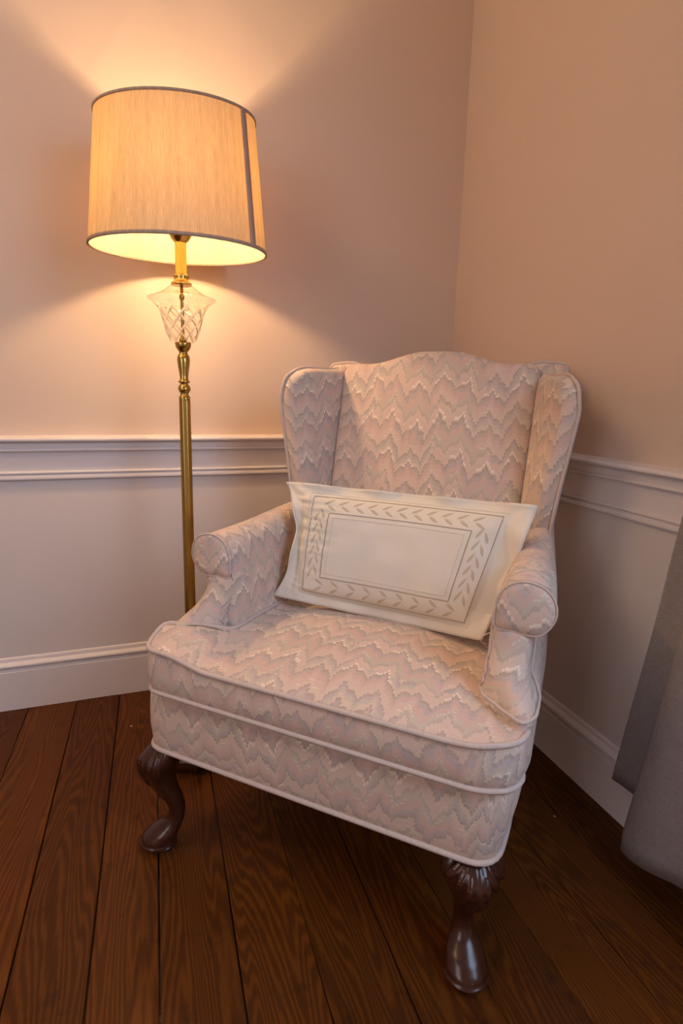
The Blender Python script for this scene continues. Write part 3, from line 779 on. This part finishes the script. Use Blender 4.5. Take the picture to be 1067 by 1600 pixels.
# ------------------------------------------------------------------ pillow
pil = empty('cushion', (-.7986, -.9923, 0), CH, 'cream oblong linen cushion with embroidered leaf border propped on the armchair seat', 'cushion')
TL, TR, BL, BR = Vector((-.277, .375, .790)), Vector((.303, .385, .788)), Vector((-.262, .300, .527)), Vector((.228, .300, .517))
nrm_p = (TR-TL).cross(TL-BL).normalized()
if nrm_p.y > 0: nrm_p = -nrm_p
def pil_base(a, b):      # a,b in 0..1 (left-right, bottom-top)
    p = (BL.lerp(BR, a)).lerp(TL.lerp(TR, a), b)
    up = Vector((0, .0, 1))
    # scooped edges, corners stay out
    sc_t = math.sin(pi*a); 
    p = p+Vector((0, 0, -.011*sc_t*b*b - .004*sc_t*(1-b)**2))
    p = p+Vector((0, .050*math.sin(pi*a), -.020*math.sin(pi*a)*(1-b)**2))
    ctr = Vector(((BL.x+BR.x)/2, 0, 0))
    side = (.046 if a < .5 else -.004)*math.sin(pi*b)**.8; p.x += side*(1 if a < .5 else -1)*abs(2*a-1)**7
    return p
def pil_pt(a, b, side, extra=0):
    p = pil_base(a, b)
    ia = (abs(2*a-1)/.84); ib = (abs(2*b-1)/.84)
    h = .040*(max(0, 1-min(1, ia)**3.2)**.55)*(max(0, 1-min(1, ib)**3.0)**.55)
    # flange waves
    ed = max(ia, ib)
    wv = sm((ed-.9)/.3)*(.009*math.sin(a*23+b*5)+.007*math.sin(b*17+1))*(.25 if (b < .2) else 1)
    puck = noise.noise(Vector((a*9, b*5, 2)))*.0035+noise.noise(Vector((a*26+b*4, b*7, 5)))*.0026*sm((abs(2*a-1)-.45)/.3)+noise.noise(Vector((a*7, b*30+a*6, 9)))*.0042*sm((.34-a)/.2)*sm((a-.02)/.06)+noise.noise(Vector((a*30, b*9, 4)))*.0022*sm((b-.80)/.1)
    return p+nrm_p*(side*h+wv+puck+(.0018 if side > 0 else -.0006)+extra)
m = MB()
for side in (1, -1):
    v, fs, uv = grid(lambda a, b: (pil_pt(a, b, side), (a*.58+side, b*.29)), 120, 64)
    m.add(v, fs, uv)
# close the rim
nb = 121*65
def idx(i, j, s): return j*121+i+(0 if s > 0 else nb)
ring = [(i, 0) for i in range(120)]+[(120, j) for j in range(64)]+[(i, 64) for i in range(120, 0, -1)]+[(0, j) for j in range(64, 0, -1)]
for k in range(len(ring)):
    a_, b_ = ring[k], ring[(k+1) % len(ring)]
    m.f.append((idx(*a_, 1), idx(*b_, 1), idx(*b_, -1), idx(*a_, -1)))
body = m.build('cushion_cover', M_pillow, pil)
edge = [pil_pt(i/120, j/64, 0, .0006) for i, j in ring[::2]]
piping('hem', edge, .0017, body, True, 0, M_pillow)
# embroidery lines
def rect_path(a0, b0, a1, b1, n=24, off=.0004):
    out = []
    for (p, q) in (((a0, b0), (a1, b0)), ((a1, b0), (a1, b1)), ((a1, b1), (a0, b1)), ((a0, b1), (a0, b0))):
        for k in range(n): t = k/n; out.append(pil_pt(p[0]+(q[0]-p[0])*t, p[1]+(q[1]-p[1])*t, 1, off))
    return out
ml = MB()
oa0, oa1, ob0, ob1 = .140, .905, .095, .895
ia0, ia1, ib0, ib1 = .225, .815, .225, .755
ml.add(*tube(rect_path(oa0, ob0, oa1, ob1), .0010, 5, True)); ml.add(*tube(rect_path(ia0, ib0, ia1, ib1), .0010, 5, True))
o = ml.build('stitched_border_lines', M_line, body); o['kind'] = 'stuff'
ml = MB(); ml.add(*tube(rect_path(oa0-.018, ob0-.03, oa1+.016, ob1+.03), .0008, 5, True)); ml.add(*tube(rect_path(ia0+.022, ib0+.035, ia1-.022, ib1-.035), .0008, 5, True))
o = ml.build('hemstitch_lines', M_pillow, body); o['kind'] = 'stuff'
mv = MB()
def leaf(a, b, ang, ln=.027, wd=.0038):
    # angle in metric pillow plane
    ca, sa_ = math.cos(ang), math.sin(ang); n_ = 8; v = []; uv = []
    cen = []
    for k in range(n_+1):
        t = k/n_; w_ = wd*math.sin(pi*t)**.7*(1.1-.5*t)
        for s in (-1, 0, 1):
            x = (t-.5)*ln; y = s*w_
            da = (x*ca-y*sa_)/.57; db = (x*sa_+y*ca)/.285
            v.append(pil_pt(a+da, b+db, 1, .0009 if s == 0 else .0001)); uv.append((a+da, b+db))
    fs = []
    for k in range(n_):
        for s in range(2): fs.append((k*3+s, k*3+s+1, (k+1)*3+s+1, (k+1)*3+s))
    mv.add(v, fs, uv)
am, bm2 = (oa0+ia0)/2, (ob1+ib1)/2
bl_ = (ob0+ib0)/2; ar = (oa1+ia1)/2
n1 = 11
for k in range(n1):
    a = .215+(.825-.215)*k/(n1-1)
    leaf(a, bm2+.028, .50); leaf(a+.014, bm2-.026, -.50)
for k in range(9):
    a = .215+(.825-.215)*k/8
    leaf(a+.006, bl_+.026, -.50); leaf(a, bl_-.026, .50)
n2 = 6
for k in range(n2):
    b = .25+(.72-.25)*k/(n2-1)
    leaf(am-.012, b, pi/2-.45); leaf(am+.014, b+.03, pi/2+.45)
    leaf(ar-.014, b+.03, pi/2-.45); leaf(ar+.014, b, pi/2+.45)
o = mv.build('embroidered_leaves', M_leaf, body); o['kind'] = 'stuff'
piping('loose_thread', [(.262, .262, .560), (.246, .250, .556), (.232, .262, .540), (.232, .280, .522), (.240, .296, .512)], .0009, body, False, 6, M_pillow)

# ------------------------------------------------------------------ curtain
cu = empty('curtain', (-.07, -1.2, 0), 0, 'dark grey linen curtain hanging in folds beside the right wall', 'curtain')
plan = [(-.050, -.955), (-.040, -.985), (-.036, -1.02), (-.046, -1.055), (-.062, -1.085), (-.075, -1.105), (-.098, -1.100), (-.112, -1.074), (-.122, -1.066), (-.134, -1.080), (-.139, -1.11), (-.130, -1.15), (-.105, -1.195), (-.080, -1.235), (-.066, -1.27), (-.075, -1.31), (-.110, -1.34), (-.135, -1.37), (-.135, -1.41), (-.100, -1.45), (-.060, -1.48), (-.050, -1.52), (-.085, -1.56), (-.115, -1.60)]
pl = catmull([(*p, 0) for p in plan], 5)
hem = lambda k: interp(k/len(pl), [(0, .125), (.20, .115), (.30, .075), (.36, .055), (.5, .075), (1, .03)])
def curt(uu, vv):
    k = uu*(len(pl)-1); i = min(int(k), len(pl)-2); p = pl[i].lerp(pl[i+1], k-i)
    z0 = hem(k); z = z0+(2.30-z0)*vv
    # gathered by a tie back at z=1.05, y=-1.50
    g = 1-abs(z-1.05)/(.95 if z < 1.05 else 1.25); g = sm(max(0, g))
    lin = max(0, min(1, (z-.10)/.95)) if z < 1.05 else max(0, 1-(z-1.05)/1.25)
    pull = .12*lin if z < 1.05 else .12
    yy = p.y+(-1.62-p.y)*(pull*1.35 if pull*1.35 < .9 else .9)
    if z > 1.0: yy -= .10*sm((z-1.0)/.4)*(1-uu)
    xx = -.06+(p.x+.06)*(1-.45*lin)-.003
    xx += noise.noise(Vector((yy*9, z*3, 1)))*.006; 
    return (xx+.07, yy+1.2, z), (uu*1.3, z)
v, fs, uv = grid(curt, 115, 60)
cl = link('curtain_panel', v, fs, M_curt, cu, uv)
md = cl.modifiers.new('thick', 'SOLIDIFY'); md.thickness = .003; md.offset = 0
rod = MB(); rod.add(*tube([(-.07, -.98-.4, 2.31), (-.07, -3.0, 2.31)], .012, 12))
for yy in (-1.42, -2.96): rod.add(*tube([(0, yy, 2.31), (-.07, yy, 2.31)], .008, 8))
ro = rod.build('curtain_rod', M_brassd); ro['label'] = 'brass curtain rod above the side window'; ro['category'] = 'curtain rod'
bpy.context.view_layer.update()
